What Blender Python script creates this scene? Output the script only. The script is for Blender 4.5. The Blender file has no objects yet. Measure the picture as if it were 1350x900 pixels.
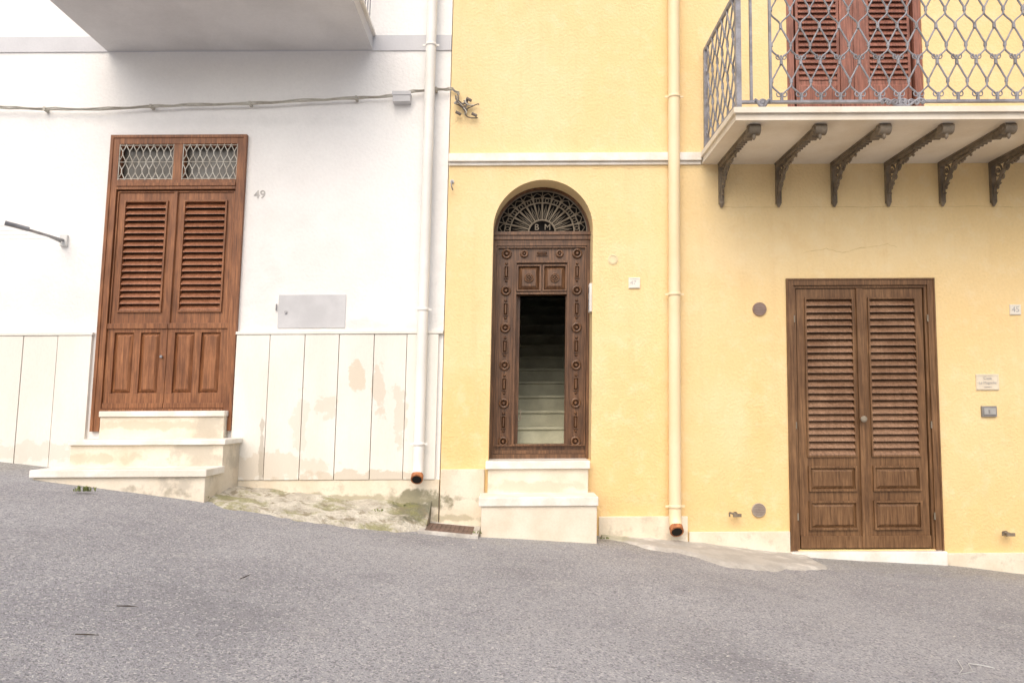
import bpy, math, random
from mathutils import Vector, geometry, noise
random.seed(7)
sc=bpy.context.scene
F=952.0; D=6.35; P=math.atan(90/952.0)
K=0.0185; MM=0.005      # old buildings out of plumb: about one degree of lean
cP,sP=math.cos(P),math.sin(P)
def U(px,py,dy=0.0):
    a=(px-675)/F; b=(450-py)/F
    t=(D+dy)/(cP-b*sP)
    x=a*t; z=(sP+b*cP)*t
    q=1-K*MM
    return ((x-K*z)/q,(z-MM*x)/q)
def R(px0,py0,px1,py1,dy=0.0):
    my=(py0+py1)/2; mx=(px0+px1)/2
    return (U(px0,my,dy)[0],U(px1,my,dy)[0],U(mx,py1,dy)[1],U(mx,py0,dy)[1])
def lean(v): return (v[0]+K*v[2],v[1],v[2]+MM*v[0])

# ---------------------------------------------------------------- mesh builder
class M:
    def __init__(s): s.v=[];s.f=[];s.m=[];s.s=[]
    def add(s,vs,fs,mi=0,sm=False):
        o=len(s.v); s.v+= [tuple(p) for p in vs]
        for f in fs: s.f.append([i+o for i in f]); s.m.append(mi); s.s.append(sm)
    def box(s,x0,x1,y0,y1,z0,z1,mi=0):
        vs=[(x,y,z) for x in(x0,x1) for y in(y0,y1) for z in(z0,z1)]
        s.add(vs,[(0,1,3,2),(4,6,7,5),(0,4,5,1),(2,3,7,6),(0,2,6,4),(1,5,7,3)],mi)
    def panel(s,x0,x1,z0,z1,yb,yf,ins,mi=0):
        vs=[(x0,yb,z0),(x1,yb,z0),(x1,yb,z1),(x0,yb,z1),(x0+ins,yf,z0+ins),(x1-ins,yf,z0+ins),(x1-ins,yf,z1-ins),(x0+ins,yf,z1-ins)]
        s.add(vs,[(4,5,6,7),(0,1,5,4),(1,2,6,5),(2,3,7,6),(3,0,4,7),(3,2,1,0)],mi)
    def plate(s,loops,y0,y1,mi=0):
        vl=[[Vector((p[0],p[1],0)) for p in L] for L in loops]
        tris=geometry.tessellate_polygon(vl)
        flat=[p for L in loops for p in L]; n=len(flat)
        vs=[(p[0],y0,p[1]) for p in flat]+[(p[0],y1,p[1]) for p in flat]
        fs=[]
        for t in tris:
            a,b,c=[flat[i] for i in t]
            ar=(b[0]-a[0])*(c[1]-a[1])-(b[1]-a[1])*(c[0]-a[0])
            t=tuple(t) if ar>0 else tuple(reversed(t))
            fs.append(t); fs.append(tuple(i+n for i in reversed(t)))
        o=0
        for L in loops:
            k=len(L)
            for i in range(k):
                j=(i+1)%k; fs.append((o+i,o+j,o+j+n,o+i+n))
            o+=k
        s.add(vs,fs,mi)
    def frame(s,x0,x1,z0,z1,w,y0,y1,mi=0,wt=None,wb=None):
        wt=w if wt is None else wt; wb=w if wb is None else wb
        s.plate([rc(x0,x1,z0,z1),rc(x0+w,x1-w,z0+wb,z1-wt)],y0,y1,mi)
    def prx(s,prof,x0,x1,mi=0):
        n=len(prof)
        vs=[(x0,p[0],p[1]) for p in prof]+[(x1,p[0],p[1]) for p in prof]
        fs=[tuple(range(n)),tuple(range(2*n-1,n-1,-1))]+[(i,(i+1)%n,(i+1)%n+n,i+n) for i in range(n)]
        s.add(vs,fs,mi)
    def tube(s,pts,r,n=8,mi=0,closed=False,flat=1.0,caps=True):
        pts=[Vector(p) for p in pts]; N=len(pts); vs=[];fs=[]
        up=None
        for i,p in enumerate(pts):
            if closed: t=pts[(i+1)%N]-pts[i-1]
            else: t=pts[min(i+1,N-1)]-pts[max(i-1,0)]
            t.normalize()
            if up is None:
                up=Vector((0,1,0)) if abs(t.y)<.9 else Vector((1,0,0))
            a=up-t*up.dot(t)
            a.normalize(); up=a
            b=t.cross(a)
            rr=r[i] if isinstance(r,(list,tuple)) else r
            for k in range(n):
                th=2*math.pi*k/n
                vs.append(p+a*math.cos(th)*rr*flat+b*math.sin(th)*rr)
        for i in range(N if closed else N-1):
            j=(i+1)%N
            for k in range(n):
                l=(k+1)%n
                fs.append((i*n+k,i*n+l,j*n+l,j*n+k))
        s.add(vs,fs,mi,True)
        if caps and not closed:
            s.add(vs[:n],[tuple(range(n-1,-1,-1))],mi); s.add(vs[-n:],[tuple(range(n))],mi)
    def ring(s,cx,y,cz,R_,r,mi=0,n=24,a0=0,a1=None,nt=6):
        if a1 is None:
            s.tube([(cx+R_*math.cos(2*math.pi*i/n),y,cz+R_*math.sin(2*math.pi*i/n)) for i in range(n)],r,nt,mi,True)
        else:
            s.tube([(cx+R_*math.cos(a0+(a1-a0)*i/n),y,cz+R_*math.sin(a0+(a1-a0)*i/n)) for i in range(n+1)],r,nt,mi)
    def disc(s,cx,cz,r,y0,y1,mi=0,n=24,r2=None):
        r2=r if r2 is None else r2
        vs=[(cx+r*math.cos(2*math.pi*i/n),y1,cz+r*math.sin(2*math.pi*i/n)) for i in range(n)]
        vs+=[(cx+r2*math.cos(2*math.pi*i/n),y0,cz+r2*math.sin(2*math.pi*i/n)) for i in range(n)]
        fs=[tuple(range(n,2*n))]+[(i,(i+1)%n,(i+1)%n+n,i+n) for i in range(n)]
        s.add(vs,fs,mi)
    def text(s,txt,cx,cz,h,y,mi=0,ex=.002):
        cu=bpy.data.curves.new('t','FONT'); cu.body=txt; cu.size=h*1.35; cu.align_x='CENTER'; cu.align_y='CENTER'; cu.extrude=ex
        ob=bpy.data.objects.new('t',cu); sc.collection.objects.link(ob)
        bpy.context.view_layer.update()
        me=bpy.data.meshes.new_from_object(ob.evaluated_get(bpy.context.evaluated_depsgraph_get()))
        s.add([(cx+v.co.x,y-v.co.z,cz+v.co.y) for v in me.vertices],[tuple(p.vertices) for p in me.polygons],mi)
        bpy.data.objects.remove(ob); bpy.data.curves.remove(cu); bpy.data.meshes.remove(me)
    def obj(s,name,mats,parent=None,bevel=0,seg=2,recalc=True):
        me=bpy.data.meshes.new(name)
        vs=[Vector(lean(p)) for p in s.v]
        c=Vector([(min(p[i] for p in vs)+max(p[i] for p in vs))/2 for i in range(3)])
        if parent: c=Vector((0,0,0))
        me.from_pydata([p-c for p in vs],[],s.f)
        for m in (mats if isinstance(mats,(list,tuple)) else [mats]): me.materials.append(m)
        me.polygons.foreach_set('material_index',s.m); me.polygons.foreach_set('use_smooth',s.s)
        if recalc:
            import bmesh
            bm=bmesh.new(); bm.from_mesh(me); bmesh.ops.recalc_face_normals(bm,faces=bm.faces); bm.to_mesh(me); bm.free()
        me.update()
        ob=bpy.data.objects.new(name,me); sc.collection.objects.link(ob); ob.location=c
        if parent: ob.parent=parent
        if bevel:
            b=ob.modifiers.new('bevel','BEVEL'); b.width=bevel; b.segments=seg; b.limit_method='ANGLE'; b.angle_limit=math.radians(40)
        return ob
def rc(x0,x1,z0,z1): return [(x0,z0),(x1,z0),(x1,z1),(x0,z1)]
def empty(name):
    e=bpy.data.objects.new(name,None); sc.collection.objects.link(e); return e

# ---------------------------------------------------------------- materials
def mat(name,col,col2=None,scale=2.0,rough=.85,bump=.15,bscale=90,bdist=.004,stretch=(1,1,1),stains=(),fine=.06,metal=0,spec=.4,lo=.35,hi=.65,extra=None,soft=.35):
    m=bpy.data.materials.new(name); m.use_nodes=True; nt=m.node_tree; N=nt.nodes; L=nt.links
    bs=N['Principled BSDF']; bs.inputs['Roughness'].default_value=rough; bs.inputs['Metallic'].default_value=metal
    bs.inputs['Specular IOR Level'].default_value=spec
    g=N.new('ShaderNodeNewGeometry'); mp=N.new('ShaderNodeMapping'); mp.inputs['Scale'].default_value=stretch
    L.new(g.outputs['Position'],mp.inputs[0])
    def nz(sc_,det=6,src=None,r=.55):
        n=N.new('ShaderNodeTexNoise'); n.inputs['Scale'].default_value=sc_; n.inputs['Detail'].default_value=det; n.inputs['Roughness'].default_value=r
        L.new(src or mp.outputs[0],n.inputs['Vector']); return n.outputs['Fac']
    def mr(src,a,b,c=0,d=1):
        r=N.new('ShaderNodeMapRange'); r.interpolation_type='SMOOTHSTEP'; L.new(src,r.inputs[0])
        for i,v in enumerate((a,b,c,d)): r.inputs[i+1].default_value=v
        return r.outputs[0]
    def mix(f,a,b,bt='MIX'):
        x=N.new('ShaderNodeMix'); x.data_type='RGBA'; x.blend_type=bt
        if hasattr(f,'links'): L.new(f,x.inputs[0])
        else: x.inputs[0].default_value=f
        for i,v in ((6,a),(7,b)):
            if isinstance(v,tuple): x.inputs[i].default_value=(*v,1)
            else: L.new(v,x.inputs[i])
        return x.outputs[2]
    def math_(op,a,b):
        x=N.new('ShaderNodeMath'); x.operation=op
        for i,v in enumerate((a,b)):
            if hasattr(v,'links'): L.new(v,x.inputs[i])
            else: x.inputs[i].default_value=v
        return x.outputs[0]
    c=mix(mr(nz(scale),lo,hi),col,col2 or tuple(k*.85 for k in col))
    fn=nz(bscale,4)
    c=mix(1.0,c,mix(fn,(1-fine*2,)*3,(1+fine*2,)*3),'MULTIPLY')
    for (ce,ra,sc_col,st,ns) in stains:
        ce=lean(ce)
        s1=N.new('ShaderNodeVectorMath'); s1.operation='SUBTRACT'; L.new(g.outputs['Position'],s1.inputs[0]); s1.inputs[1].default_value=ce
        s2=N.new('ShaderNodeVectorMath'); s2.operation='MULTIPLY'; L.new(s1.outputs[0],s2.inputs[0]); s2.inputs[1].default_value=tuple(1/r for r in ra)
        s3=N.new('ShaderNodeVectorMath'); s3.operation='LENGTH'; L.new(s2.outputs[0],s3.inputs[0])
        d=math_('ADD',s3.outputs['Value'],math_('MULTIPLY',math_('SUBTRACT',nz(ns,5,g.outputs['Position'],.6),.5),3.2))
        c=mix(math_('MULTIPLY',mr(d,.95-soft,1.0+soft*.6,1,0),st),c,sc_col)
    if extra: c=extra(N,L,g,nz,mr,mix,math_,c,bs)
    L.new(c,bs.inputs['Base Color'])
    if bump:
        b=N.new('ShaderNodeBump'); b.inputs['Strength'].default_value=bump; b.inputs['Distance'].default_value=bdist
        L.new(fn,b.inputs['Height'])
        L.new(b.outputs[0],bs.inputs['Normal'])
    return m
def at(px,py,y=0): 
    x,z=U(px,py,y); return (x,y,z)

white_pl=mat('white_plaster',(.86,.85,.825),(.82,.805,.785),1.1,.9,.8,38,.006,fine=.025,soft=.9,
    stains=[(at(330,330),(.5,.3,.8),(.72,.70,.67),.4,2.5),(at(420,350),(.6,.3,.5),(.72,.70,.67),.4,3),(at(60,400),(.7,.3,.2),(.68,.67,.65),.4,4),(at(570,250),(.1,.3,2.2),(.66,.65,.63),.45,5),
            (at(250,160),(1.5,.3,.05),(.72,.71,.69),.5,6),(at(480,430),(.7,.3,.06),(.62,.60,.56),.5,6),(at(350,470),(.12,.3,.9),(.7,.68,.64),.4,5)])
band_grey=mat('grey_paint',(.62,.62,.635),(.57,.57,.585),2,.9,.3,60,fine=.02)
def yel_extra(N,L,g,nz,mr,mix,math_,c,bs):
    sx=N.new('ShaderNodeSeparateXYZ'); L.new(g.outputs['Position'],sx.inputs[0])
    f=math_('MULTIPLY',mr(math_('ADD',sx.outputs[2],math_('MULTIPLY',nz(1.4,5,g.outputs['Position']),1.6)),1.3,-.4,0,1),.75)
    c=mix(f,c,(.80,.555,.245))
    mpv=N.new('ShaderNodeMapping'); mpv.inputs['Scale'].default_value=(5,5,.5); L.new(g.outputs['Position'],mpv.inputs[0])
    c=mix(mr(nz(1.6,6,mpv.outputs[0],.6),.5,.72,0,.32),c,(.75,.535,.27))
    c=mix(mr(nz(6,6,g.outputs['Position'],.65),.48,.70,0,.40),c,(.86,.71,.45))
    c=mix(mr(nz(2.3,7,g.outputs['Position'],.65),.56,.68,0,.30),c,(.75,.52,.25))
    return c
yel=mat('yellow_plaster',(.83,.645,.355),(.815,.605,.30),.8,.92,1.0,42,.007,fine=.04,lo=.3,hi=.7,extra=yel_extra,soft=.8,
    stains=[(at(960,570),(.30,.3,.34),(.87,.71,.45),.6,3),(at(650,400),(.12,.3,1.2),(.84,.67,.39),.4,4),
            (at(1000,330),(1.6,.3,.25),(.84,.67,.39),.55,2.5),(at(690,120),(.7,.3,.5),(.85,.69,.42),.4,2.0),(at(620,560),(.3,.3,.5),(.80,.53,.21),.5,3),
            (at(840,560),(.3,.3,.7),(.80,.55,.24),.5,3),(at(930,690),(.5,.3,.12),(.70,.57,.38),.6,7),(at(1000,560),(.12,.3,.4),(.80,.53,.21),.5,5),
            (at(740,660),(1.2,.3,.06),(.55,.43,.27),.5,9)])
clad=mat('limestone_cladding',(.81,.785,.72),(.75,.715,.645),2.2,.7,.3,70,.003,fine=.04,stretch=(1,1,.4),soft=.16,
    stains=[(at(472,495),(.08,.3,.12),(.62,.53,.40),.7,7),(at(500,520),(.06,.3,.24),(.60,.52,.41),.6,8),(at(432,535),(.08,.3,.09),(.64,.56,.45),.55,9),
            (at(527,545),(.06,.3,.28),(.60,.53,.43),.55,9),(at(350,615),(.5,.3,.12),(.62,.54,.43),.55,7),(at(480,632),(.6,.3,.08),(.57,.49,.38),.7,8),
            (at(60,595),(.8,.3,.08),(.62,.57,.48),.55,7),(at(395,560),(.08,.3,.25),(.66,.59,.49),.5,7),(at(345,600),(.025,.3,.35),(.40,.35,.28),.6,6)])
marble=mat('marble_slab',(.83,.80,.75),(.72,.67,.58),5,.45,.15,60,.003,fine=.05)
riser=mat('stained_shaded_limestone',(.78,.71,.59),(.66,.57,.44),3.5,.8,.5,60,.004,fine=.05,lo=.3,hi=.75,
    stains=[(at(285,600),(.2,.8,.4),(.42,.38,.31),.6,6),(at(250,640),(.3,.9,.08),(.32,.28,.21),.7,8),(at(150,600),(.5,.9,.05),(.52,.43,.31),.6,6),(at(700,640),(.5,.9,.05),(.56,.48,.36),.6,8),(at(200,560),(.5,.9,.04),(.56,.47,.35),.6,8)])  # first patch is no dirt: shade of the steps' right side painted in
def base_extra(N,L,g,nz,mr,mix,math_,c,bs):
    c=mix(mr(nz(7,7,g.outputs['Position'],.7),.52,.66,0,.6),c,(.52,.46,.35))
    return c
base_st=mat('base_stone',(.78,.71,.58),(.70,.61,.47),3,.85,.5,60,.004,fine=.05,extra=base_extra,
    stains=[(at(552,658),(.25,.3,.08),(.16,.15,.08),.8,9),(at(600,682),(.3,.3,.03),(.35,.32,.2),.6,9),(at(430,657),(.9,.3,.04),(.34,.31,.21),.7,8)])
def wood_extra(N,L,g,nz,mr,mix,math_,c,bs):
    mpv=N.new('ShaderNodeMapping'); mpv.inputs['Scale'].default_value=(30,30,1.2); L.new(g.outputs['Position'],mpv.inputs[0])
    c=mix(1.0,c,mix(mr(nz(3,5,mpv.outputs[0],.7),.35,.65,0,1),(.72,.70,.68),(1.25,1.25,1.25)),'MULTIPLY')
    c=mix(1.0,c,mix(mr(nz(2.2,4,g.outputs['Position'],.6),.35,.65,0,1),(.85,.82,.80),(1.12,1.14,1.16)),'MULTIPLY')
    return c
def wood(name,c1,c2,rough=.48,sp=.4):
    return mat(name,c1,c2,9,rough,.3,60,.002,stretch=(6,6,.5),fine=.12,spec=sp,lo=.3,hi=.7,extra=wood_extra)
wood_red=wood('chestnut_wood',(.29,.122,.050),(.175,.068,.028))
wood_red2=wood('chestnut_louvre_glare',(.34,.150,.080),(.23,.092,.047),.38,.5)  # chestnut made paler and pinker: sky glare on the slats put into the colour
wood_dk=wood('dark_walnut_wood',(.175,.088,.042),(.088,.042,.020),.4,.5)
wood_br=wood('brown_wood',(.205,.110,.050),(.130,.066,.029))
wood_br2=wood('brown_louvre_glare',(.31,.185,.115),(.21,.118,.068),.34,.6)  # lighter than the frame wood; sky reflections on the slats painted in
wood_up=wood('shutter_wood',(.30,.125,.085),(.20,.08,.055))
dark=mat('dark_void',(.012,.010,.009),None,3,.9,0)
iron=mat('bronze_iron',(.15,.12,.085),(.24,.195,.14),9,.6,.5,90,fine=.15)
iron_g=mat('grey_painted_iron',(.30,.30,.33),(.19,.185,.195),10,.5,.3,90,fine=.1)
grille=mat('pale_iron',(.60,.57,.50),(.42,.38,.32),9,.5,.2,90)
fan_iron=mat('fanlight_iron',(.26,.22,.165),(.17,.14,.10),9,.6,.2,90)
pipe_w=mat('white_painted_pipe',(.85,.84,.80),(.78,.76,.71),2,.45,.08,60,fine=.02)
pipe_y=mat('cream_painted_pipe',(.85,.70,.47),(.81,.65,.40),2,.45,.08,60,fine=.02)
rust=mat('terracotta_pipe',(.50,.20,.08),(.30,.11,.05),20,.8,.4,90)
cable_m=mat('cable_sheath',(.50,.48,.42),(.36,.33,.28),6,.6,.1)
metal_g=mat('painted_metal_cover',(.58,.58,.59),(.50,.50,.51),3,.6,.1,60,fine=.02)
slab_u=mat('balcony_soffit',(.66,.65,.65),(.58,.57,.57),1.5,.9,.4,40,fine=.03)
slab_c=mat('balcony_marble',(.80,.74,.64),(.70,.62,.50),2,.7,.2,50,fine=.03)
plast=mat('white_plastic',(.76,.75,.72),None,3,.5,0)
steel=mat('grey_steel',(.35,.35,.36),(.25,.25,.26),9,.4,.1,metal=.6)
vent_m=mat('vent_grey',(.34,.27,.24),(.26,.20,.18),9,.7,.2)
stair_m=mat('interior_stone',(.60,.59,.44),(.46,.45,.33),4,.6,.3,50,fine=.05)
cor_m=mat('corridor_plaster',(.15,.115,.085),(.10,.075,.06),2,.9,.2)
rope_m=mat('line_cord',(.7,.7,.68),None,3,.7,0)
ink=mat('faded_number_paint',(.36,.34,.32),(.55,.53,.50),8,.8,0)

def moss_extra(N,L,g,nz,mr,mix,math_,c,bs):
    P_=g.outputs['Position']
    c=mix(mr(nz(3.5,7,P_,.7),.48,.62,0,.75),c,(.24,.235,.09))
    c=mix(mr(nz(8,7,P_,.7),.52,.64,0,.8),c,(.23,.19,.125))
    c=mix(mr(nz(30,5,P_,.7),.58,.70,0,.6),c,(.12,.12,.06))
    return c
apron_m=mat('mossy_concrete',(.62,.58,.49),(.44,.40,.33),6,.95,1.0,30,.02,fine=.12,extra=moss_extra,
    stains=[(at(552,668,-.2),(.22,.5,.12),(.10,.10,.05),.8,9)])
patch_m=mat('worn_concrete',(.60,.57,.52),(.44,.41,.37),6,.95,.8,40,.01,fine=.12,lo=.4,hi=.6,
    stains=[(at(800,712),(.25,.5,.3),(.33,.33,.17),.5,9),(at(960,740,-.6),(.8,.8,.3),(.38,.36,.33),.6,7)])
def asph(N,L,g,nz,mr,mix,math_,c,bs):
    P_=g.outputs['Position']
    v=N.new('ShaderNodeTexVoronoi'); v.inputs['Scale'].default_value=110; L.new(P_,v.inputs['Vector'])
    sp=N.new('ShaderNodeSeparateColor'); L.new(v.outputs['Color'],sp.inputs[0])
    c=mix(mr(nz(.5,5,P_,.6),.42,.62,0,.6),c,(.27,.265,.285))
    c=mix(mr(nz(2.6,8,P_,.7),.52,.72,0,.5),c,(.46,.445,.44))
    c=mix(mr(nz(1.1,8,P_,.7),.52,.66,0,.5),c,(.235,.23,.245))
    c=mix(mr(nz(14,6,P_,.75),.54,.68,0,.45),c,(.23,.225,.235))
    sx=N.new('ShaderNodeSeparateXYZ'); L.new(P_,sx.inputs[0])
    e=math_('ADD',sx.outputs[1],math_('MULTIPLY',math_('SUBTRACT',nz(5,6,P_,.7),.5),1.6))
    c=mix(mr(e,-.75,-.25,0,.5),c,(.36,.34,.29))
    c=mix(mr(sp.outputs[0],.78,.95,0,.6),c,(.62,.60,.58))
    c=mix(mr(sp.outputs[1],.72,.92,0,.6),c,(.14,.14,.15))
    return c
asphalt=mat('asphalt',(.385,.38,.395),(.33,.325,.34),1.3,.88,1.0,140,.010,fine=.32,extra=asph,spec=.3)

# ---------------------------------------------------------------- ground profile
kn=[]
for px,py,y in ((-150,588,0),(0,608,0),(240,657,-.7),(555,701,-.4),(710,712,-.42),(905,715,0),(1042,732,0),(1243,743,0),(1350,757,0),(1500,768,0)):
    kn.append(U(px,py,y))
def G0(x):
    if x<=kn[0][0]: return kn[0][1]-(x-kn[0][0])*.10
    if x>=kn[-1][0]: return kn[-1][1]-(x-kn[-1][0])*.09
    for a,b in zip(kn,kn[1:]):
        if a[0]<=x<=b[0]: return a[1]+(b[1]-a[1])*(x-a[0])/(b[0]-a[0])
def G(x): return sum(G0(x+i*.12) for i in range(-3,4))/7
g=M()
xs=[-80,-60,-40,-25,-15,-10]+[-8+i*.1 for i in range(160)]+[8.5,10,15,25,40,60,80]
ys=[-80,-40,-20,-12,-9]+[-7+i*.1 for i in range(76)]+[1,5,10,20,40,80]
vs=[]
for y in ys:
    for x in xs:
        n=noise.noise(Vector((x*.9,y*.9,0)))*.014+noise.noise(Vector((x*3,y*3,5)))*.006 if -8<=x<=8 and -7.1<y<.6 else 0
        vs.append((x,y,G(x)+n))
W_=len(xs)
g.add(vs,[(j*W_+i,j*W_+i+1,(j+1)*W_+i+1,(j+1)*W_+i) for j in range(len(ys)-1) for i in range(W_-1)],0,True)
g.obj('asphalt_road',asphalt,recalc=False)
def sheet(name,m,xa,xb,inner,outer,zin,zout,step=.03,ny=8,rough=.006):
    s=M(); n=int((xb-xa)/step); vs=[]
    for i in range(n+1):
        x=xa+(xb-xa)*i/n; t=i/n
        yi=inner(t); yo=outer(t)+noise.noise(Vector((x*14,3,1)))*.06+noise.noise(Vector((x*4,8,1)))*.12
        for j in range(ny+1):
            u=j/ny; y=yi+(yo-yi)*u
            z=(G(x)+zin(t))*(1-u)+(G(x)+zout)*u+ noise.noise(Vector((x*7,y*7,2)))*rough*2*(1-u**4)
            z=max(z,G(x)+.016) if j<ny else G(x)-.02
            vs.append((x,y,z))
    k=ny+1
    s.add(vs,[(i*k+j,i*k+j+1,(i+1)*k+j+1,(i+1)*k+j) for i in range(n) for j in range(ny)],0,True)
    for i in (0,n):
        e=vs[i*k:(i+1)*k]; s.add(e+[(p[0],p[1],p[2]-.4) for p in e],[(j,j+1,j+1+k,j+k) for j in range(ny)],0)
    return s.obj(name,m)
def lerp(pts):
    def f(t):
        for a,b in zip(pts,pts[1:]):
            if a[0]<=t<=b[0]: return a[1]+(b[1]-a[1])*(t-a[0])/(b[0]-a[0])
        return pts[-1][1]
    return f
xa=U(262,650,-.1)[0]; xb=U(569,660)[0]
sheet('mossy_pavement',apron_m,xa,xb,lambda t:.05,lerp([(0,-.62),(.3,-.82),(.6,-.84),(.85,-.62),(1,-.42)]),lerp([(0,.05),(.15,.07),(.6,.10),(1,.20)]),.012,rough=.02)
xa=U(792,700)[0]; xb=U(1056,725)[0]
sheet('concrete_pavement',patch_m,xa,xb,lambda t:.05,lerp([(0,-.15),(.25,-.48),(.45,-.78),(.6,-.98),(.75,-.84),(1,-.58)]),lambda t:.02,.016,rough=.006)

# ---------------------------------------------------------------- buildings
XB=U(589,300)[0]      # party line
WH=empty('white_house'); YH=empty('yellow_house')
Lx0,Lx1=R(135,180,314.5,568)[:2]; Lw=Lx1-Lx0
Lz=lambda py:U(225,py)[1]
w=M()
w.plate([rc(-9,XB-.004,-3,6.5),rc(Lx0+.01,Lx1-.01,Lz(566),Lz(181))],.02,.32)
w.box(-9,-8.7,.32,8,-3,6.5); w.box(-8.7,XB-.004,7.7,8,-3,6.5); w.box(XB-.26,XB-.004,.32,7.7,-3,6.5)
w.obj('wall',white_pl,WH)
r_=M(); r_.box(-9.15,XB-.004,-.12,8.1,6.5,6.75); r_.obj('roof',slab_u,WH)
b=M(); z1=U(300,47)[1]; z0=U(300,67)[1]; b.box(-9,XB-.004,.008,.05,z0,z1); b.obj('painted_band',band_grey,WH)
c=M()
def cl(pxs,zt,zb,last):
    xs_=[U(p,440)[0] for p in pxs]
    for a,bb in zip(xs_,xs_[1:]):
        o=random.uniform(-.003,.003)
        c.box(a+.003,bb-.003,-.012+o,.03,zb,zt)
zt=U(400,441)[1]
cl([-260,-215,-170,-125,-82,-40,-8,33,78,123],zt,-.85,0)
cl([312.5,357,403,448,494,537,579],zt,U(440,632)[1],0)
xl=U(124,438)[0]; xr=U(312,438)[0]
c.box(-9,xl,-.022,.03,zt+.003,zt+.028); c.box(xr,XB-.006,-.022,.03,zt+.003,zt+.028)
c.obj('stone_cladding',clad,WH,bevel=.002)
c=M(); c.box(U(300,640)[0],XB-.006,-.004,.03,-2,U(440,632)[1]-.004); c.obj('wall_base',base_st,WH)

Ry0=.22
ax=U(716,301)[0]; az=U(716,301)[1]; ar=abs(U(716,237)[1]-az)
azb=U(716,607)[1]
arch=[(ax-ar,azb),(ax+ar,azb)]+[(ax+ar*math.cos(math.pi*i/40),az+ar*math.sin(math.pi*i/40)) for i in range(41)]
Rx0,Rx1=R(1039.5,368,1236,725)[:2]; Rw=Rx1-Rx0
Rz=lambda py:U(1138,py)[1]
ux0,ux1=R(1036,-120,1214,135)[:2]
uzb=U(1125,150)[1]-.05; uzt=U(1125,-190)[1]
w=M()
w.plate([rc(XB+.004,9,-3,6.8),arch,rc(Rx0+.01,Rx1-.01,Rz(724),Rz(370)),rc(ux0,ux1,uzb,uzt)],0,.34)
w.box(8.7,9,.34,8,-3,6.8); w.box(XB+.004,8.7,7.7,8,-3,6.8); w.box(XB+.004,XB+.25,.34,7.7,-3,6.8)
w.obj('wall',yel,YH)
r_=M(); r_.box(XB,9.15,-.15,8.1,6.8,7.05); r_.obj('roof',slab_u,YH)
s=M(); a=R(592,203.5,924,214)
s.box(XB+.004,a[1],-.045,.02,a[2],a[3]); s.box(XB+.004,a[1],-.02,.02,a[2]-.03,a[2]-.002)
s.obj('string_course',marble,YH,bevel=.004)
s=M()
for (p0,q0,p1,q1) in ((580,618,638,720),(789,680,906,740),(908,700,1041,760),(1243,728,1352,800),(1354,738,1480,830),(1482,748,1620,850)):
    a=R(p0,q0,p1,q1); s.box(a[0],a[1],-.028+random.uniform(-.003,.003),.02,a[2]-.3,a[3])
s.obj('base_course',base_st,YH,bevel=.005)
def crack(mo,pts,wd,y,mi=0):
    fine=[]
    for (p,q) in zip(pts,pts[1:]):
        for k in range(6):
            t=k/6; fine.append((p[0]+(q[0]-p[0])*t+random.uniform(-.8,.8),p[1]+(q[1]-p[1])*t+random.uniform(-.8,.8)))
    fine.append(pts[-1])
    pp=[at(a_,b_) for a_,b_ in fine]
    for p,q in zip(pp,pp[1:]):
        ww=wd*random.uniform(.5,1.2)
        mo.add([(p[0],y,p[2]-ww),(q[0],y,q[2]-ww),(q[0],y,q[2]+ww),(p[0],y,p[2]+ww)],[(0,1,2,3)],mi)
cr_m=mat('crack_shade',(.55,.40,.18),(.66,.50,.26),12,.95,0)
s=M()
crack(s,[(1060,333),(1090,328),(1110,333),(1140,326),(1170,322),(1182,326)],.0020,-.0015)
crack(s,[(950,272),(1000,274),(1100,273),(1180,273),(1260,272),(1350,273)],.0018,-.0015)
crack(s,[(780,222),(860,221),(930,221)],.001,-.0015)
s.obj('plaster_cracks',cr_m,YH)

# ---------------------------------------------------------------- louvred leaves
def slats(mo,x0,x1,z0,z1,n,yf,yb,mi,thk=.008):
    p=(z1-z0)/n
    for i in range(n):
        zc=z0+p*(i+.5); j=random.uniform(-.0015,.0015)
        lo_=zc-p*.48; hi_=zc+p*.40
        mo.prx([(yf,lo_+j),(yf,lo_+thk+j),(yb,hi_+thk),(yb,hi_)],x0,x1,mi)
d=M()
X=lambda f:Lx0+Lw*f
fw=.058*Lw
z568=Lz(568);zT=Lz(180)
d.box(Lx0,Lx0+fw,-.012,.12,z568,zT); d.box(Lx1-fw,Lx1,-.012,.12,z568,zT)
d.box(Lx0+fw,Lx1-fw,-.012,.12,Lz(190.5),zT); d.box(Lx0+fw,Lx1-fw,-.014,.12,Lz(250),Lz(237.5))
d.box(X(.467),X(.533),-.010,.12,Lz(237.5)+.001,Lz(190.5)-.001)
d.box(Lx0+fw,Lx1-fw,-.024,-.014,Lz(246),Lz(242))
d.box(Lx0-.01,Lx0+.018,-.02,.02,z568,zT+.01); d.box(Lx1-.018,Lx1+.01,-.02,.02,z568,zT+.01); d.box(Lx0+.018,Lx1-.018,-.02,.0,zT-.018,zT+.01)
d.box(Lx0+fw,Lx1-fw,.10,.14,Lz(545),zT-.05,2)
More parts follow.
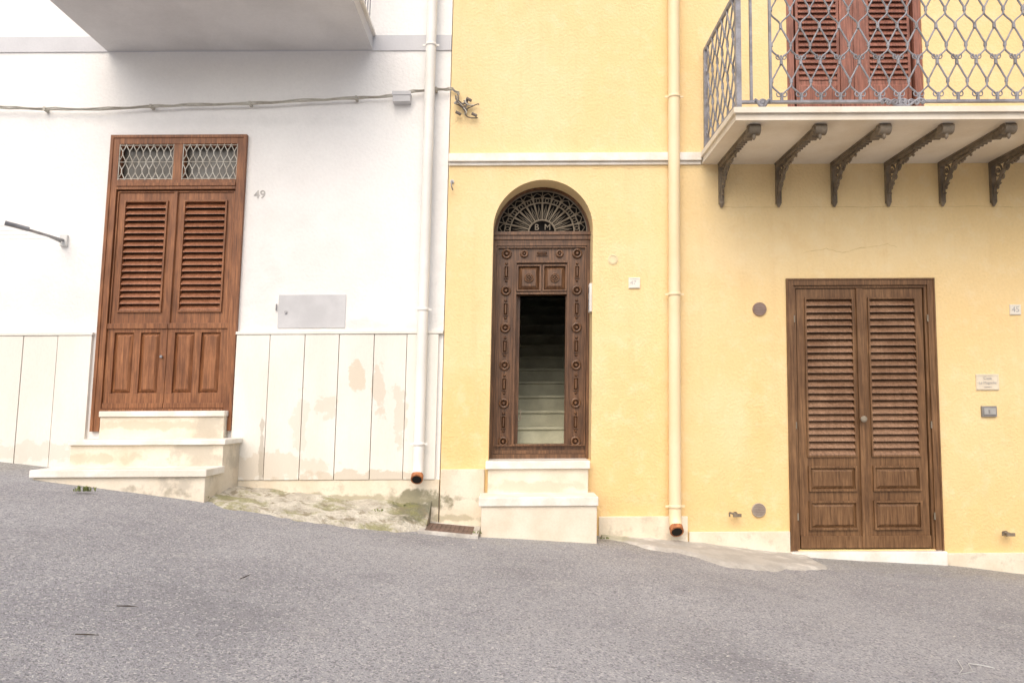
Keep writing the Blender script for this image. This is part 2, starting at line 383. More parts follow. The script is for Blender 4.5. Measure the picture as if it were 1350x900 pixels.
for a_,b_ in ((.058,.467),(.533,.942)):   # transom lights with lattice grille
    x0,x1=X(a_),X(b_); zb,ztp=Lz(237.5),Lz(190.5)
    d.frame(x0+.001,x1-.001,zb+.001,ztp-.001,.016,.01,.05)
    n=8
    for k in range(n+1):
        for sg in (1,-1):
            pts=[]
            for q in range(25):
                off=.5-.5*math.cos(2*math.pi*q/12.)
                xx=x0+(x1-x0)*(k+sg*.5*off)/n
                pts.append((min(max(xx,x0+.004),x1-.004),-.002+.003*sg,zb+(ztp-zb)*q/24))
            d.tube(pts,.0048,6,3)
    for zz in (.5,.03,.97): d.tube([(x0,-.006,zb+(ztp-zb)*zz),(x1,-.006,zb+(ztp-zb)*zz)],.004,6,3)
    d.box(x0,x1,.07,.08,zb,ztp,4)
for a_,b_ in ((.060,.4985),(.5015,.940)):
    x0,x1=X(a_),X(b_)
    za,zb_=Lz(251),Lz(428); st=.070*Lw
    hole=rc(x0+st,x1-st,Lz(409),Lz(266))
    d.plate([rc(x0,x1,zb_,za),hole],.018,.06)
    d.frame(x0+st-.016,x1-st+.016,Lz(409)-.016,Lz(266)+.016,.016,.000,.018)
    d.frame(x0+.004,x1-.004,zb_+.004,za-.004,.012,.006,.018)
    slats(d,x0+st,x1-st,Lz(409),Lz(266),17,.006,.052,1)
    zc,zd=Lz(431),Lz(538)
    d.box(x0,x1,.03,.07,zd,zc)
    d.box(x0,x1,.008,.03,Lz(438),zc); d.box(x0,x1,.008,.03,zd,Lz(518))
    d.box(x0,x1,-.004,.008,zd,Lz(531))
    ww=(x1-x0)
    for q in (0,.44,.88): d.box(x0+ww*q,x0+ww*(q+.12),.008,.03,Lz(518),Lz(438))
    for q in (.12,.56):
        d.panel(x0+ww*q+.004,x0+ww*(q+.32)-.004,Lz(517),Lz(439),.03,.008,.03)
    d.box(x0,x1,-.006,.018,Lz(433),Lz(426))
d.box(X(.488),X(.512),-.004,.018,Lz(428),Lz(252))
d.box(X(.06),X(.94),-.02,.08,Lz(543),Lz(538.5))
d.disc(X(.47),Lz(470),.012,-.02,.0,5); 
glass=mat('frosted_pane',(.20,.19,.17),(.13,.12,.10),4,.25,0)
d.obj('wooden_door',[wood_red,wood_red2,dark,grille,glass,steel],bevel=.003)

d=M(); X=lambda f:Rx0+Rw*f
fw=.045*Rw; zT=Rz(368); zB=Rz(725)
d.box(Rx0,Rx0+fw,-.014,.12,zB,zT); d.box(Rx1-fw,Rx1,-.014,.12,zB,zT); d.box(Rx0+fw,Rx1-fw,-.014,.12,Rz(376),zT)
d.frame(Rx0-.006,Rx1+.006,zB-.02,zT+.006,.014,-.022,.0,0,.014,.001)
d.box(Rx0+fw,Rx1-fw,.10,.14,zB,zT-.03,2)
d.frame(Rx0+fw+.001,Rx1-fw-.001,zB-.02,Rz(376)-.001,.022,.002,.03)
for a_,b_,s0,s1 in ((.07,.5,.135,.445),(.504,.93,.565,.872)):
    x0,x1=X(a_),X(b_); l0,l1=X(s0),X(s1)
    hole=rc(l0,l1,Rz(600),Rz(394))
    d.plate([rc(x0,x1,Rz(722),Rz(380)),hole],.016,.06)
    d.frame(l0-.014,l1+.014,Rz(600)-.014,Rz(394)+.014,.014,.000,.016)
    slats(d,l0,l1,Rz(600),Rz(394),23,.002,.05,1,.009)
    for pa,pb in ((615,646),(661,697)):
        z0,z1=Rz(pb),Rz(pa)
        d.frame(l0-.008,l1+.008,z0-.008,z1+.008,.018,-.004,.016)
        d.panel(l0+.014,l1-.014,z0+.014,z1-.014,.016,-.002,.026)
    d.box(x0,x1,.000,.016,Rz(722),Rz(706))
d.box(X(.475),X(.515),-.006,.016,Rz(722),Rz(380))
kx,kz=X(.485),Rz(552)
d.tube([(kx,.0,kz),(kx,-.04,kz),(kx,-.045,kz),(kx,-.06,kz),(kx,-.068,kz)],[.009,.009,.026,.028,.014],14,3)
for zz in (420,560,680):
    for xx in (Rx0+fw+.004,Rx1-fw-.004): d.tube([(xx,-.012,Rz(zz)-.03),(xx,-.012,Rz(zz)+.03)],.007,8,3)
d.obj('louvred_door',[wood_br,wood_br2,dark,fan_iron],bevel=.003)
s=M(); a=R(1041,725.5,1244,733); s.box(a[0],a[1],-.06,.12,a[2]-.25,a[3]); s.obj('door_sill',marble,bevel=.006)

d=M(); a=.05; w_=ux1-ux0
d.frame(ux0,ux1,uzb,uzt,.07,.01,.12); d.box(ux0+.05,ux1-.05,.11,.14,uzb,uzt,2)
for q0,q1 in ((.075,.40),(.40,.50),(.50,.60),(.60,.925)):
    x0,x1=ux0+w_*q0+.002,ux0+w_*q1-.002
    zA,zB_=uzt-.07,uzb+.05; 
    if q1-q0<.2:
        d.box(x0,x1,.02,.06,zB_,zA); continue
    z103=U(1125,104)[1]; z00=U(1125,-14)[1]
    st=.025
    d.plate([rc(x0,x1,zB_,zA),rc(x0+st,x1-st,z103,z00),rc(x0+st,x1-st,z00+.08,zA-.09)],.03,.07)
    slats(d,x0+st,x1-st,z103,z00,16,.022,.050,1)
    slats(d,x0+st,x1-st,z00+.08,zA-.09,9,.022,.050,1)
    d.box(x0+st-.01,x1-st+.01,.052,.056,z103,z00,0)
    d.panel(x0+st,x1-st,zB_+.03,z103-.04,.03,.018,.02)
d.obj('balcony_shutter_door',[wood_up,wood_up,dark],bevel=.003)

# ARCHED DOOR
y0=Ry0
rr=ar; S=lambda px,py:U(px,py,y0)
d=M()
aB=S(713,605.5)[1]
zt0,zt1=S(713,320)[1],S(713,306)[1]
xl_,xr_=ax-ar,ax+ar
N_=40
outer=[(ax+rr*math.cos(math.pi*i/N_),az+rr*math.sin(math.pi*i/N_)) for i in range(N_+1)]
r2=rr-.022
inner=[(ax+r2*math.cos(math.pi*i/N_),az+r2*math.sin(math.pi*i/N_)) for i in range(N_,-1,-1)]
d.plate([outer+inner],y0,y0+.06)
hub=zt1+.005
d.box(xl_,xr_,y0-.03,y0+.07,zt0+.025,zt1); d.box(xl_,xr_,y0-.045,y0+.05,zt1-.035,zt1-.012); d.box(xl_,xr_,y0-.015,y0+.05,zt0,zt0+.024)
d.box(xl_,xl_+.022,y0,y0+.06,zt1,az+.01); d.box(xr_-.022,xr_,y0,y0+.06,zt1,az+.01)
d.box(xl_,xr_,y0+.10,y0+.13,zt1-.02,az+rr,1)
yi=y0+.035
sy=(az+r2-hub)/r2
def fp(r,th): return (ax+r*math.cos(th),yi,hub+r*math.sin(th)*sy)
nS=12
for i in range(1,nS):
    th=math.pi*i/nS
    d.tube([fp(.13,th),fp(.30,th)],[.007,.010],6,2)
    d.tube([fp(.30,th),fp(r2,th)],.005,6,2)
for r__,t__ in ((.125,.009),(.30,.007),(.35,.005),(r2-.004,.009)):
    d.tube([fp(r__,math.pi*i/32) for i in range(33)],t__,6,2)
for i in range(nS):
    t0=math.pi*i/nS; t1=math.pi*(i+1)/nS; tm=(t0+t1)/2
    d.tube([fp(.30,t0),fp(.375,(t0*.75+tm*.25)),fp(.40,tm),fp(.375,(t1*.75+tm*.25)),fp(.30,t1)],.0045,5,2)
    d.tube([fp(.325+.02*math.cos(k),tm+.05*math.sin(k)) for k in [j*math.pi/5 for j in range(10)]],.004,5,2,True)
    d.tube([fp(.13,tm),fp(.2,tm+.05),fp(.28,tm),fp(.2,tm-.05)],.004,5,2,True)
d.text('B',ax-.05,hub+.045,.060,yi-.012,2,.003); d.text('M',ax+.05,hub+.045,.060,yi-.012,2,.003)
ox0,ox1=S(680,490)[0],S(745,490)[0]; oz0,oz1=S(713,586)[1],S(713,388)[1]
d.plate([rc(xl_,xr_,aB,zt0),rc(ox0,ox1,oz0,oz1)],y0+.02,y0+.07)
d.frame(xl_,xr_,aB-.001,zt0,.028,y0-.012,y0+.02,0,.03,.001)
bx0,bx1=xl_+.028,xr_-.028
ix0,ix1=ox0-.028,ox1+.028
d.frame(bx0+.004,bx1-.004,oz0-.012,zt0-.034,.014,y0-.004,y0+.02)
d.frame(ix0,ix1,oz0-.01,S(713,344)[1],.018,y0-.014,y0+.02)
d.box(ox0-.009,ox1+.009,y0-.016,y0+.02,oz1,oz1+.018)
pz0,pz1=oz1+.03,S(713,349)[1]
xm=(ox0+ox1)/2
for a_,b_ in ((ix0+.022,xm-.008),(xm+.008,ix1-.022)):
    d.frame(a_,b_,pz0,pz1,.013,y0-.008,y0+.02)
    d.panel(a_+.015,b_-.015,pz0+.015,pz1-.015,y0+.02,y0-.004,.034)
    cx_,cz_=(a_+b_)/2,(pz0+pz1)/2
    d.disc(cx_,cz_,.046,y0-.014,y0+.012,0,16,.034); d.ring(cx_,y0-.012,cz_,.038,.007,0,16)
    for k in range(8):
        th=k*math.pi/4; d.disc(cx_+.022*math.cos(th),cz_+.022*math.sin(th),.010,y0-.028,y0-.012,0,8,.005)
    d.disc(cx_,cz_,.012,y0-.034,y0-.012,0,10,.006)
def medal(cx_,cz_,r__):
    d.ring(cx_,y0+.008,cz_,r__,.011,0,22,nt=8); d.disc(cx_,cz_,r__*.62,y0-.008,y0+.02,0,16,r__*.30)
def loz(cx_,cz_,w__,h__):
    d.frame(cx_-w__,cx_+w__,cz_-h__,cz_+h__,.006,y0+.004,y0+.02)
    d.panel(cx_-w__+.008,cx_+w__-.008,cz_-h__+.008,cz_+h__-.008,y0+.02,y0-.004,min(w__,h__)*.45)
cxl=(bx0+.018+ix0)/2; cxr=(bx1-.018+ix1)/2
zA=S(713,334)[1]; zB_=oz0+.03
nm=6
for k in range(nm):
    zz=zA+(zB_-zA)*k/(nm-1)
    for cc in (cxl,cxr):
        medal(cc,zz,.036)
        if k<nm-1:
            zn=zA+(zB_-zA)*(k+.5)/(nm-1)
            loz(cc,zn,.024,.058)
            for sg in (-1,1): d.disc(cc,zn+sg*.080,.014,y0-.002,y0+.02,0,10,.006)
for k in (1,2,3):
    xx=cxl+(cxr-cxl)*k/4
    if k==2: loz(xx,zA,.05,.02)
    else: medal(xx,zA,.026)
d.box(xl_+.0285,xr_-.0285,y0-.024,y0+.02,aB,aB+.05); d.box(bx0+.001,bx1-.001,y0-.010,y0+.02,aB+.052,aB+.085)
d.box(ox0-.012,ox0+.028,y0+.075,y0+.58,oz0+.01,oz1)
d.tube([(ox0+.03,y0+.09,-.1),(ox0+.05,y0+.09,-.1),(ox0+.05,y0+.09,.0)],.006,6,2)
d.obj('arched_wooden_door',[wood_dk,dark,fan_iron],bevel=.003)

fz=oz0-.01
s=M()
cx0,cx1=xl_-.02,xr_+.05
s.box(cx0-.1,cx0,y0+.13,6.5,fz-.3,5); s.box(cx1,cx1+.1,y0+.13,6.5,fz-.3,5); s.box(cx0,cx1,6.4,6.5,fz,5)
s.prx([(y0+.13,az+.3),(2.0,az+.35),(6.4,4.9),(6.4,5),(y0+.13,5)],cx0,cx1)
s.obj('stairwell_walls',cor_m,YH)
s=M()
s.box(cx0,cx1,y0+.075,y0+.55,fz-.2,fz)
ris=.158; go=.27; yy=y0+.55
for k in range(1,18):
    zt_=fz+ris*k
    s.box(cx0,cx1,yy,6.4 if k==17 else yy+go+.02,fz-.25,zt_-.028)
    s.box(cx0,cx1,yy-.02,yy+go+.01,zt_-.027,zt_)
    yy+=go
s.obj('interior_staircase',stair_m,YH,bevel=.003)

s=M()
a=R(640,607.5,778,618,-.13); s.box(a[0],a[1],-.13,y0+.02,a[2],a[3]); z_=a[2]
b=R(643,618,775.5,652,-.10); s.box(b[0],b[1],-.10,.03,-1.35,z_-.001,1)
a=R(631,655,789,667,-.42); s.box(a[0],a[1],-.42,-.08,a[2],a[3]); z_=a[2]
b=R(634,667,787,712,-.40); s.box(b[0],b[1],-.40,-.02,-1.6,z_-.001,1)
s.obj('marble_doorstep',[marble,riser],bevel=.006)
s=M(); s.box(ax-ar+.001,ax+ar-.001,.035,.33,azb-.25,aB-.03); s.obj('arch_sill_core',base_st,YH)
s=M()
a=R(130,541.5,296,549,-.10); s.box(a[0],a[1],-.10,.12,a[2],a[3]); z_=a[2]
b=R(131,549,295,577,-.08); s.box(b[0],b[1],-.08,.02,-1,z_-.001,1)
a=R(89,579.5,297,586.5,-.40); s.box(a[0],a[1],-.40,-.02,a[2],a[3]); z_=a[2]
b=R(92,587,294,613,-.37); s.box(b[0],b[1],-.37,-.005,-1.3,z_-.001,1)
a=R(38,619,272,629,-.72); s.box(a[0],a[1],-.72,-.36,a[2],a[3]); z_=a[2]
b=R(42,629,270,655,-.69); s.box(b[0],b[1],-.69,-.34,-1.3,z_-.001,1)
s.obj('stone_doorstep',[marble,riser],bevel=.006)

# ---------------------------------------------------------------- drainpipes
def pipe(name,pxt,pyt,pyb,wpx,m,collars,yo):
    s=M(); x,zb=U(pxt,pyb,-yo); zt=6.4; r=wpx/2/150.
    s.tube([(x,-yo,zt),(x,-yo,zb+.16),(x,-yo,zb+.10),(x,-yo-.015,zb+.05),(x,-yo-.05,zb+.0)],r,18,0,caps=False)
    e=(x,-yo-.05,zb)
    dirv=Vector((0,-.80,-.60)).normalized(); p=Vector(e)
    s.tube([p-dirv*.02,p+dirv*.03],r*1.12,18,1); 
    s.tube([p+dirv*.0305,p+dirv*.032],r*.88,18,2)
    for c_ in collars:
        z=U(pxt,c_,-yo)[1]
        s.tube([(x,-yo,z-.014),(x,-yo,z-.013),(x,-yo,z+.013),(x,-yo,z+.014)],[r,r*1.09,r*1.09,r],18,0)
        s.box(x-r*1.6,x+r*1.6,-yo-.005,-yo+.005,z-.008,z+.008)
        s.tube([(x,-yo,z),(x,0.02,z)],.008,6,0)
    s.obj(name,[m,rust,dark])
pipe('drainpipe',551,0,628,14,pipe_w,(60,408,585),.075)
pipe('drainpipe',890,0,696,15.5,pipe_y,(128,388,667),.075)

# ---------------------------------------------------------------- balconies
lx0,lx1=U(140,68)[0],U(491,63)[0]; lz=U(320,66)[1]
s=M(); dep=1.05
s.box(lx0,lx1,-dep,.03,lz,lz+.13); s.box(lx0-.02,lx1+.025,-dep-.03,.02,lz+.131,lz+.165,1)
zt=lz+.165
for sx in (lx1-.03,lx0+.03):
    for k in range(11): 
        yy=-.03-k*(dep-.06)/10; s.tube([(sx,yy,zt),(sx,yy,zt+.92)],.007,6,2)
    s.tube([(sx,0,zt+.92),(sx,-dep+.03,zt+.92)],.016,6,2); s.tube([(sx,0,zt+.07),(sx,-dep+.03,zt+.07)],.009,6,2)
n=int((lx1-lx0)/.11)
for k in range(n+1):
    xx=lx0+.03+(lx1-lx0-.06)*k/n; s.tube([(xx,-dep+.03,zt),(xx,-dep+.03,zt+.92)],.007,6,2)
s.tube([(lx0+.03,-dep+.03,zt+.92),(lx1-.03,-dep+.03,zt+.92)],.016,6,2)
s.obj('concrete_balcony',[slab_u,marble,iron_g],bevel=.004)

bx0=U(925,214)[0]; bx1=bx0+3.7; bz=U(1100,216)[1]; dep=1.0
s=M()
s.box(bx0,bx1,-dep,.02,bz,bz+.05,0); s.box(bx0-.02,bx1+.02,-dep-.025,.015,bz+.051,bz+.095,0)
zt=bz+.095
bps=[950,1025,1098,1169,1240,1307,1376,1445]
for bp in bps:
    x=U(bp,240)[0]; h=.37
    s.box(x-.022,x+.022,-.90,.0,bz-.045,bz-.001,1)
    s.box(x-.032,x+.032,-.90,-.02,bz-.014,bz-.0005,1)
    s.box(x-.022,x+.022,-.035,.0,bz-h,bz-.045,1)
    s.tube([(x,-.02,bz-h-.035),(x,-.022,bz-h),(x,-.022,bz-h+.02)],[.008,.024,.018],10,1)
    # stepped front volute
    s.tube([(x-.045,-.90,bz-.038),(x+.045,-.90,bz-.038)],.044,16,1); s.tube([(x-.052,-.90,bz-.038),(x+.052,-.90,bz-.038)],.022,12,1)
    s.tube([(x-.036,-.825,bz-.052),(x+.036,-.825,bz-.052)],.028,12,1)
    s.tube([(x-.030,-.768,bz-.054),(x+.030,-.768,bz-.054)],.020,12,1)
    s.tube([(x,-.90,bz-.07),(x,-.905,bz-.105),(x,-.90,bz-.12)],[.018,.014,.004],8,1)
    for q in range(6): s.tube([(x-.026,-.46-.05*q,bz-.046),(x+.026,-.46-.05*q,bz-.046)],.009,8,1)
    pts=[]
    for k in range(19):
        t=k/18
        pts.append((x,-.035-.48*(t**1.9),bz-h+.03+(h-.075)*math.sin(t*math.pi/2)+.012*math.sin(t*math.pi*4)))
    s.tube(pts,[.010+.006*math.sin(k/18*math.pi) for k in range(19)],8,1)
    for k in range(2,17,2):     # leaf crockets on the brace
        p=Vector(pts[k]); s.tube([p+Vector((0,-.008,-.008)),p+Vector((0,-.022,-.024)),p+Vector((0,-.040,-.018))],[.010,.010,.003],6,1)
    def spir(cy,cz_,cr,dr,a0):
        s.tube([(x,cy+cr*(1-k/24)*math.cos(a0+dr*k*math.pi/6.5),cz_+cr*(1-k/24)*math.sin(a0+dr*k*math.pi/6.5)) for k in range(22)],[.009-.0002*k for k in range(22)],6,1)
    spir(-.095,bz-.110,.056,1,1.6); spir(-.215,bz-.098,.046,-1,1.6); spir(-.075,bz-.225,.038,-1,3.1); spir(-.320,bz-.080,.028,1,1.6); spir(-.150,bz-.178,.026,1,0)
    for (cy,cz_) in ((-.095,bz-.110),(-.215,bz-.098),(-.075,bz-.225)): s.tube([(x-.016,cy,cz_),(x+.016,cy,cz_)],.013,10,1)
yr=-dep+.04; H=.98
def wav(fun,L_,big):
    n=max(1,round(L_/.150)); cw=L_/n; zb=zt+.085; zh=zt+H-.02; cells=3; ch=(zh-zb)/cells
    for k in range(n+1):
        for sg in (1,-1):
            if (k==0 and sg<0) or (k==n and sg>0): continue
            pts=[]
            for q in range(cells*18+1):
                u=q/18.; tt=(u+.5)%1
                base=.5-.5*math.cos(2*math.pi*tt)
                o=base+.10*math.sin(4*math.pi*tt)*(1 if tt<.5 else 1)   # ogee S-curve
                o=max(.03,min(.97,o))
                pts.append((max(0,min(L_,k*cw+cw*.5*o*sg)),zb+u*ch))
            s.tube([fun(a_,b_,.005*sg) for a_,b_ in pts],.0070,6,2)
        for c_ in range(cells):
            zz=zb+(c_+.5)*ch
            s.tube([fun(k*cw,zz-.012,0),fun(k*cw,zz+.012,0)],.013,8,2)
    for k in range(n):
        for c_ in range(cells+1):
            zz=zb+c_*ch
            s.tube([fun((k+.5)*cw,zz-.012,0),fun((k+.5)*cw,zz+.012,0)],.013,8,2)
        if big:      # mirrored C-scrolls at the foot of each bay and under the hand rail
            for sg in (-1,1):
                for (zc,fl) in ((zb+.045,1),(zh-.045,-1),(zb+ch+.055,1)):
                    cxs=(k+.5)*cw+sg*.025
                    s.tube([fun(cxs+sg*.022*(1-j/20)*math.cos(j*.5+2.8),zc+fl*.028*(1-j/20)*math.sin(j*.5+2.8),0) for j in range(14)],.0048,5,2)
rx0=bx0+.035; rx1=bx1-.035
wav(lambda a_,z,o:(rx0+.26+a_,yr+o,z),rx1-rx0-.29,True)
wav(lambda a_,z,o:(rx0+o,-.03-a_,z),dep-.12,False)
wav(lambda a_,z,o:(rx1+o,-.03-a_,z),dep-.12,False)
for zz,hh in ((zt+.065,.010),(zt+H,.016)):
    s.box(rx0-.012,rx1+.012,yr-.014,yr+.014,zz-hh,zz+hh,2)
    s.box(rx0-.0115,rx0+.0115,yr+.015,0,zz-hh,zz+hh,2); s.box(rx1-.0115,rx1+.0115,yr+.015,0,zz-hh,zz+hh,2)
for px_ in (rx0,rx1): 
    s.box(px_-.02,px_+.02,yr-.02,yr+.02,zt,zt+H+.03,2); s.box(px_-.016,px_+.016,-.035,-.003,zt,zt+H,2)
for xv in (.10,.25): s.box(rx0+xv-.009,rx0+xv+.009,yr-.012,yr+.012,zt+.07,zt+H-.01,2)
for xx in [rx0+.18,rx0+1.26,rx0+2.45]:    # cast rosette and acanthus scrolls on the foot rail
    big=xx>rx0+.5; w0=.18 if big else .07
    for sg in (-1,1):
        s.tube([(xx+sg*w0*(1-k/14)*math.cos(k*.2),yr-.018,zt+.05+.028*math.sin(k*.75)) for k in range(15)],.011,6,2)
        if big:
            for (q,r__) in ((.35,.026),(.62,.022),(.88,.015)):
                s.tube([(xx+sg*(w0*q+r__*(1-j/22)*math.cos(j*.5)),yr-.020,zt+.048+r__*(1-j/22)*math.sin(j*.5)) for j in range(18)],.0085,6,2)
    s.ring(xx,yr-.018,zt+.05,.026,.010,2,16); s.disc(xx,zt+.05,.016,yr-.034,yr-.010,2,12,.008)
s.obj('wrought_iron_balcony',[slab_c,iron,iron_g],bevel=.003)

# ---------------------------------------------------------------- cable and wall fittings
s=M()
cp=[(-120,140),(0,142.5),(60,144.5),(130,144.5),(200,141),(250,139),(330,137),(400,133.5),(470,130),(520,127),(545,121),(575,118.5),(597,118.5),(608,126)]
pts=[]
for a_,b_ in zip(cp,cp[1:]):
    for k in range(5):
        t=k/5; x,z=U(a_[0]+(b_[0]-a_[0])*t,a_[1]+(b_[1]-a_[1])*t,-.03); pts.append((x,-.03+random.uniform(-.003,.003),z+random.uniform(-.003,.003)))
s.tube(pts,.010,8,0)
s.tube([(p[0],p[1]-.012,p[2]+.008+.006*math.sin(i*1.3)) for i,p in enumerate(pts)],.005,6,0)
for q in (60,200,330,470,575):
    x,z=U(q,float([c_ for c_ in [144.5,141,137,130,118.5]][(60,200,330,470,575).index(q)]),-.02); s.box(x-.010,x+.010,-.045,.02,z-.016,z+.016,0)
a=R(518,121.5,541,134,-.05); s.box(a[0],a[1],-.06,.02,a[2],a[3],1); s.box(a[0]-.006,a[1]+.006,-.066,-.058,a[3]-.03,a[3]+.004,1)
random.seed(3)
for k in range(9):
    x0,z0=U(598+k*1.5,119+k*2,-.05); x1,z1=U(606+k*2.8,138+random.uniform(-6,20),-.05)
    pp=[]
    for q in range(13):
        t=q/12; pp.append((x0+(x1-x0)*t+.03*math.sin(t*7+k),-.045+.03*math.cos(t*5+k*2)*.6,z0+(z1-z0)*t+.03*math.cos(t*6+k*1.7)-.02))
    s.tube(pp,.0055,6,2 if k%3 else 0)
for (q,e) in ((604,150),(618,132),(625,152)):
    x,z=U(q,e,-.04); s.tube([(x-.02,-.05,z+.012),(x+.025,-.05,z-.012)],.014,8,2)
s.obj('utility_cable',[cable_m,metal_g,mat('dark_cable',(.16,.13,.11),None,5,.6,0)])

def plaquette(name,p0,q0,p1,q1,m,txt=None,th=.015,m2=None,rim=True):
    s=M(); a=R(p0,q0,p1,q1); s.box(a[0],a[1],-th,.03,a[2],a[3],0)
    if rim: s.frame(a[0]+.006,a[1]-.006,a[2]+.006,a[3]-.006,.006,-th-.004,-th,0)
    if txt:
        for (t,fx,fz,h) in txt: s.text(t,a[0]+(a[1]-a[0])*fx,a[2]+(a[3]-a[2])*fz,h,-th-.002,1,.001)
    return s.obj(name,[m,m2 or ink],bevel=.002)
plaquette('utility_cover',366,388,455,432,metal_g,None,-.012,rim=False)
s=M(); x,z=U(376,411,-.01); s.disc(x,z,.012,-.0,.01,0,12); x,z=U(364,405); s.tube([(x,.005,z-.03),(x,.005,z+.03)],.006,6,0); s.obj('cover_latch',steel)
tile_m=mat('ceramic_tile',(.82,.78,.70),(.76,.71,.61),20,.3,0)
plaquette('house_number_tile',1330.5,401.5,1345,415,tile_m,[('45',.5,.5,.05)],.010)
plaquette('name_plaque',1286,493,1316,514,mat('plaque_metal',(.74,.66,.52),(.68,.60,.47),9,.4,0),[('Casa',.5,.75,.028),('Le Magnolie',.5,.46,.024),('camere',.5,.2,.016)],.010)
plaquette('door_bell_tile',828.5,366,843.5,380,tile_m,[('47',.4,.5,.04)],.012)
s=M(); a=R(1293,535,1312.5,549); s.box(a[0],a[1],-.02,.01,a[2],a[3],0); s.box(a[0]+.014,a[1]-.014,-.027,-.019,a[2]+.018,a[3]-.018,1)
s.box(a[0]+.05,a[0]+.065,-.03,-.026,a[2]+.03,a[3]-.03,0); s.obj('light_switch_box',[mat('switch_grey',(.26,.25,.24),None,8,.5,0),mat('switch_face',(.40,.39,.37),None,8,.5,0),dark],bevel=.002)
s=M(); x,z=U(341.5,256,0); s.text('49',x,z,.078,.018,0,.004); s.obj('house_number',ink)
def vent(px,py,r,m,name='wall_vent'):
    s=M(); x,z=U(px,py); r/=150.
    s.disc(x,z,r,-.012,.01,0,28,r*.94); s.ring(x,-.012,z,r*.88,.005,0,28)
    for k in range(-3,4):
        hw=math.sqrt(max(0,(r*.8)**2-(k*r*.22)**2)); s.box(x-hw,x+hw,-.017,-.011,z+k*r*.22-.003,z+k*r*.22+.003,1)
    s.obj(name,[m,vent_m])
vent(1001,407.5,9.5,mat('vent_brown',(.36,.25,.20),(.28,.19,.15),20,.7,.1)); vent(1000,672,9.5,mat('vent_tan',(.44,.38,.30),(.36,.30,.24),20,.7,.1))
s=M(); x,z=U(808,342); s.disc(x,z,.05,-.006,.01,0,28,.046); s.ring(x,-.006,z,.035,.004,0,24); s.obj('round_cover_cap',mat('cap_cream',(.78,.66,.42),None,5,.7,0))
s=M(); z0=U(775,412,.1)[1]; z1=U(775,375,.1)[1]; s.box(ax+ar-.022,ax+ar+.01,.03,.13,z0,z1,0)
s.box(ax+ar-.025,ax+ar-.021,.05,.11,z1-.08,z1-.03,1)
for k in range(3): s.box(ax+ar-.027,ax+ar-.021,.06,.10,z0+.03+k*.035,z0+.05+k*.035,1)
s.obj('intercom_panel',[plast,steel],bevel=.002)
s=M(); x,z=U(596,244); s.disc(x,z+.03,.018,-.01,.01,0,10); s.tube([(x,-.01,z+.03),(x,-.05,z+.02),(x,-.06,z-.03),(x+.01,-.05,z-.06),(x+.012,-.03,z-.05)],.005,6,0); s.obj('wall_hook',steel)
for (px,py) in ((966,677),(1322,702)):
    s=M(); x,z=U(px,py); s.disc(x+.02,z,.02,-.01,.01,0,12)
    s.tube([(x+.03,.0,z),(x+.02,-.06,z+.004),(x-.01,-.075,z+.01),(x-.05,-.075,z+.022)],[.010,.010,.011,.008],8,0)
    s.tube([(x-.05,-.075,z+.022),(x-.05,-.075,z-.012)],.007,6,0); s.box(x-.02,x+.05,-.085,-.07,z-.015,z+.012,0)
    s.obj('shutter_stop',iron)
s=M()
x0,z0=U(84,317); x1,z1=U(12,295.5,-.75)
s.box(x0-.03,x0+.03,-.01,.03,z0-.05,z0+.05,1)
s.tube([(x0,-.01,z0),(x1,-.75,z1)],.013,8,0); s.tube([(x0-.01,-.03,z0-.02),((x0*2+x1)/3,-.27,(z0*2+z1)/3)],.008,6,0)
s.tube([(x1-.02,-.77,z1+.005),(x1+.10,-.66,z1-.02)],.019,8,0)
for t in (.12,.4,.65,.9):
    a_=(x0+(x1-x0)*t,-.01-.74*t,z0+(z1-z0)*t); s.tube([(a_[0],a_[1],a_[2]),(a_[0]-2,a_[1],a_[2]-.02),(a_[0]-4,a_[1],a_[2])],.0022,4,1)
s.obj('clothesline_bracket',[steel,rope_m])
s=M(); gx0,gx1=U(563,690,-.3)[0],U(624,690,-.3)[0]
def gz(x): return G(x)
gy0,gy1=-.46,-.10
def slab(mo,x0,x1,y0_,y1_,zo,th,mi):
    vs=[(x,y,gz(x)+zo-(th if k==0 else 0)) for k in (0,1) for (x,y) in ((x0,y0_),(x1,y0_),(x1,y1_),(x0,y1_))]
    mo.add(vs,[(3,2,1,0),(4,5,6,7),(0,1,5,4),(1,2,6,5),(2,3,7,6),(3,0,4,7)],mi)
slab(s,gx0-.05,gx1+.05,gy0-.05,gy1+.12,.018,.05,1)
slab(s,gx0,gx1,gy0,gy1,.023,.02,0)
for k in range(9):
    xx=gx0+.02+(gx1-gx0-.04)*k/9; slab(s,xx,xx+.018,gy0+.03,gy1-.03,.029,.01,0)
s.obj('drain_cover',[mat('rusty_iron',(.20,.13,.10),(.13,.09,.07),15,.8,.4),patch_m],bevel=.002)
tw=mat('dry_twig',(.07,.055,.045),None,9,.9,0)
def road_pt(px,py):
    a=(px-675)/F; b=(450-py)/F; dx=a; dy=cP-b*sP; dz=sP+b*cP; t=2
    for _ in range(60):
        x,y,z=dx*t,-D+dy*t,dz*t
        gzv=G(x)+MM*x
        t*= (gzv/z) if z<0 else 1
    return (dx*t,-D+dy*t)
s=M()
for (p,q,p2,q2) in ((158,802,186,803),(104,840,136,841),(320,766,334,760)):
    x0,y0_=road_pt(p,q); x1,y1_=road_pt(p2,q2)
    s.tube([(x0,y0_,G(x0)+.012),((x0+x1)/2,(y0_+y1_)/2+.004,G((x0+x1)/2)+.012),(x1,y1_,G(x1)+.012)],[.002,.003,.001],6,0)
s.obj('dry_twigs',tw)
s=M(); pts=[]
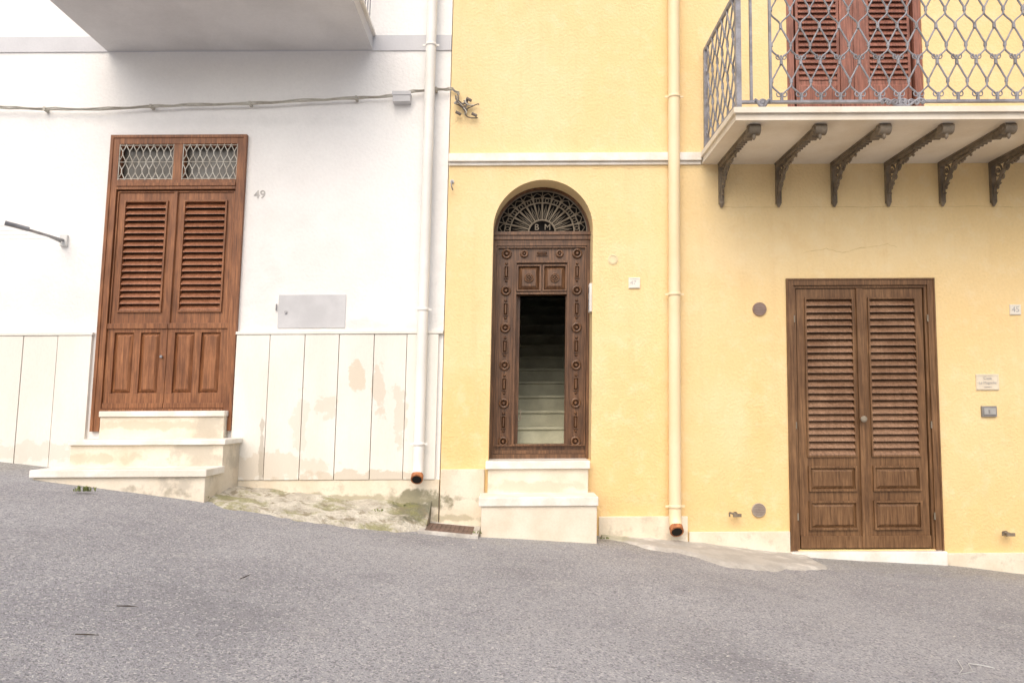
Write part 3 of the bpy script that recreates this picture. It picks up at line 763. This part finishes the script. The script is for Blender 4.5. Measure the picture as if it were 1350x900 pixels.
for (p,q) in ((1268,872),(1276,885),(1270,893),(1290,889),(1283,878),(1300,880),(1318,884)):
    x,y=road_pt(p,q); pts.append((x,y,G(x)+.014))
s.tube(pts,.0016,5,0); s.obj('white_string',rope_m)
s=M()
for k in range(260):
    x=random.uniform(-5,5); y=random.choice([random.uniform(-5,-.6),random.uniform(-1.2,-.5)])
    r=random.uniform(.003,.009); z=G(x)+.010
    o=[(x+r*math.cos(t)*random.uniform(.6,1.2),y+r*math.sin(t)*random.uniform(.6,1.2),z) for t in (0,1.3,2.5,3.8,5)]
    s.add(o+[(x,y,z+r*.6)],[(i,(i+1)%5,5) for i in range(5)],0)
s.obj('road_gravel',mat('pebble',(.60,.57,.52),(.32,.30,.28),30,.9,0))
weed=mat('weed_leaf',(.12,.17,.05),(.20,.22,.07),20,.7,0)
s=M()
def tuft(x,y,z,n,h):
    for k in range(n):
        th=random.uniform(0,6.28); l=h*random.uniform(.5,1.2); w0=.005; q=random.uniform(.3,1.)
        bx,by=x+random.uniform(-.05,.05),y+random.uniform(-.02,.02)
        p1=(bx+l*.4*q*math.cos(th),by+l*.4*q*math.sin(th),z+l*.6); p2=(bx+l*q*math.cos(th),by+l*q*math.sin(th),z+l*.7)
        nx,ny=-math.sin(th)*w0,math.cos(th)*w0
        s.add([(bx-nx*.5,by-ny*.5,z),(bx+nx*.5,by+ny*.5,z),(p1[0]+nx,p1[1]+ny,p1[2]),(p1[0]-nx,p1[1]-ny,p1[2]),p2],[(0,1,2,3),(3,2,4)],0)
for (p,q,n,h) in ((108,651,26,.05),(120,651,20,.05),(352,655,14,.03),(430,672,22,.03),(545,655,60,.05),(560,660,50,.05),(530,662,30,.03),(500,690,14,.025),(268,660,16,.04),(632,706,16,.03),(800,713,14,.025)):
    x,y=road_pt(p,q); y=min(y,-.02); z=G(x)+(.10 if 480<p<570 else .02)
    tuft(x,y,z,n,h)
s.obj('weeds',weed,recalc=False)

# ---------------------------------------------------------------- light, world, camera
EL,AZ=47,-14
wd=bpy.data.worlds.new('World'); sc.world=wd; wd.use_nodes=True
nt=wd.node_tree; bg=nt.nodes['Background']; sk=nt.nodes.new('ShaderNodeTexSky'); sk.sky_type='NISHITA'; sk.sun_disc=False
sk.sun_elevation=math.radians(EL); sk.sun_rotation=math.radians(180-AZ); sk.dust_density=5; sk.air_density=1.0; sk.ozone_density=.5
nt.links.new(sk.outputs[0],bg.inputs[0]); bg.inputs[1].default_value=.15
sl=bpy.data.lights.new('sun','SUN'); sl.energy=2.05; sl.angle=math.radians(75); sl.color=(1,.97,.93)
so=bpy.data.objects.new('sun',sl); sc.collection.objects.link(so)
so.rotation_euler=(math.radians(90-EL),0,math.radians(AZ)); so.location=(0,-10,10)
cd=bpy.data.cameras.new('camera'); co=bpy.data.objects.new('camera',cd); sc.collection.objects.link(co)
cd.sensor_width=36; cd.lens=36*F/1350; cd.clip_start=.05; cd.clip_end=500
co.location=(0,-D,0); co.rotation_euler=(math.pi/2+P,0,0); sc.camera=co
sc.view_settings.view_transform='Standard'; sc.view_settings.look='None'; sc.view_settings.exposure=0
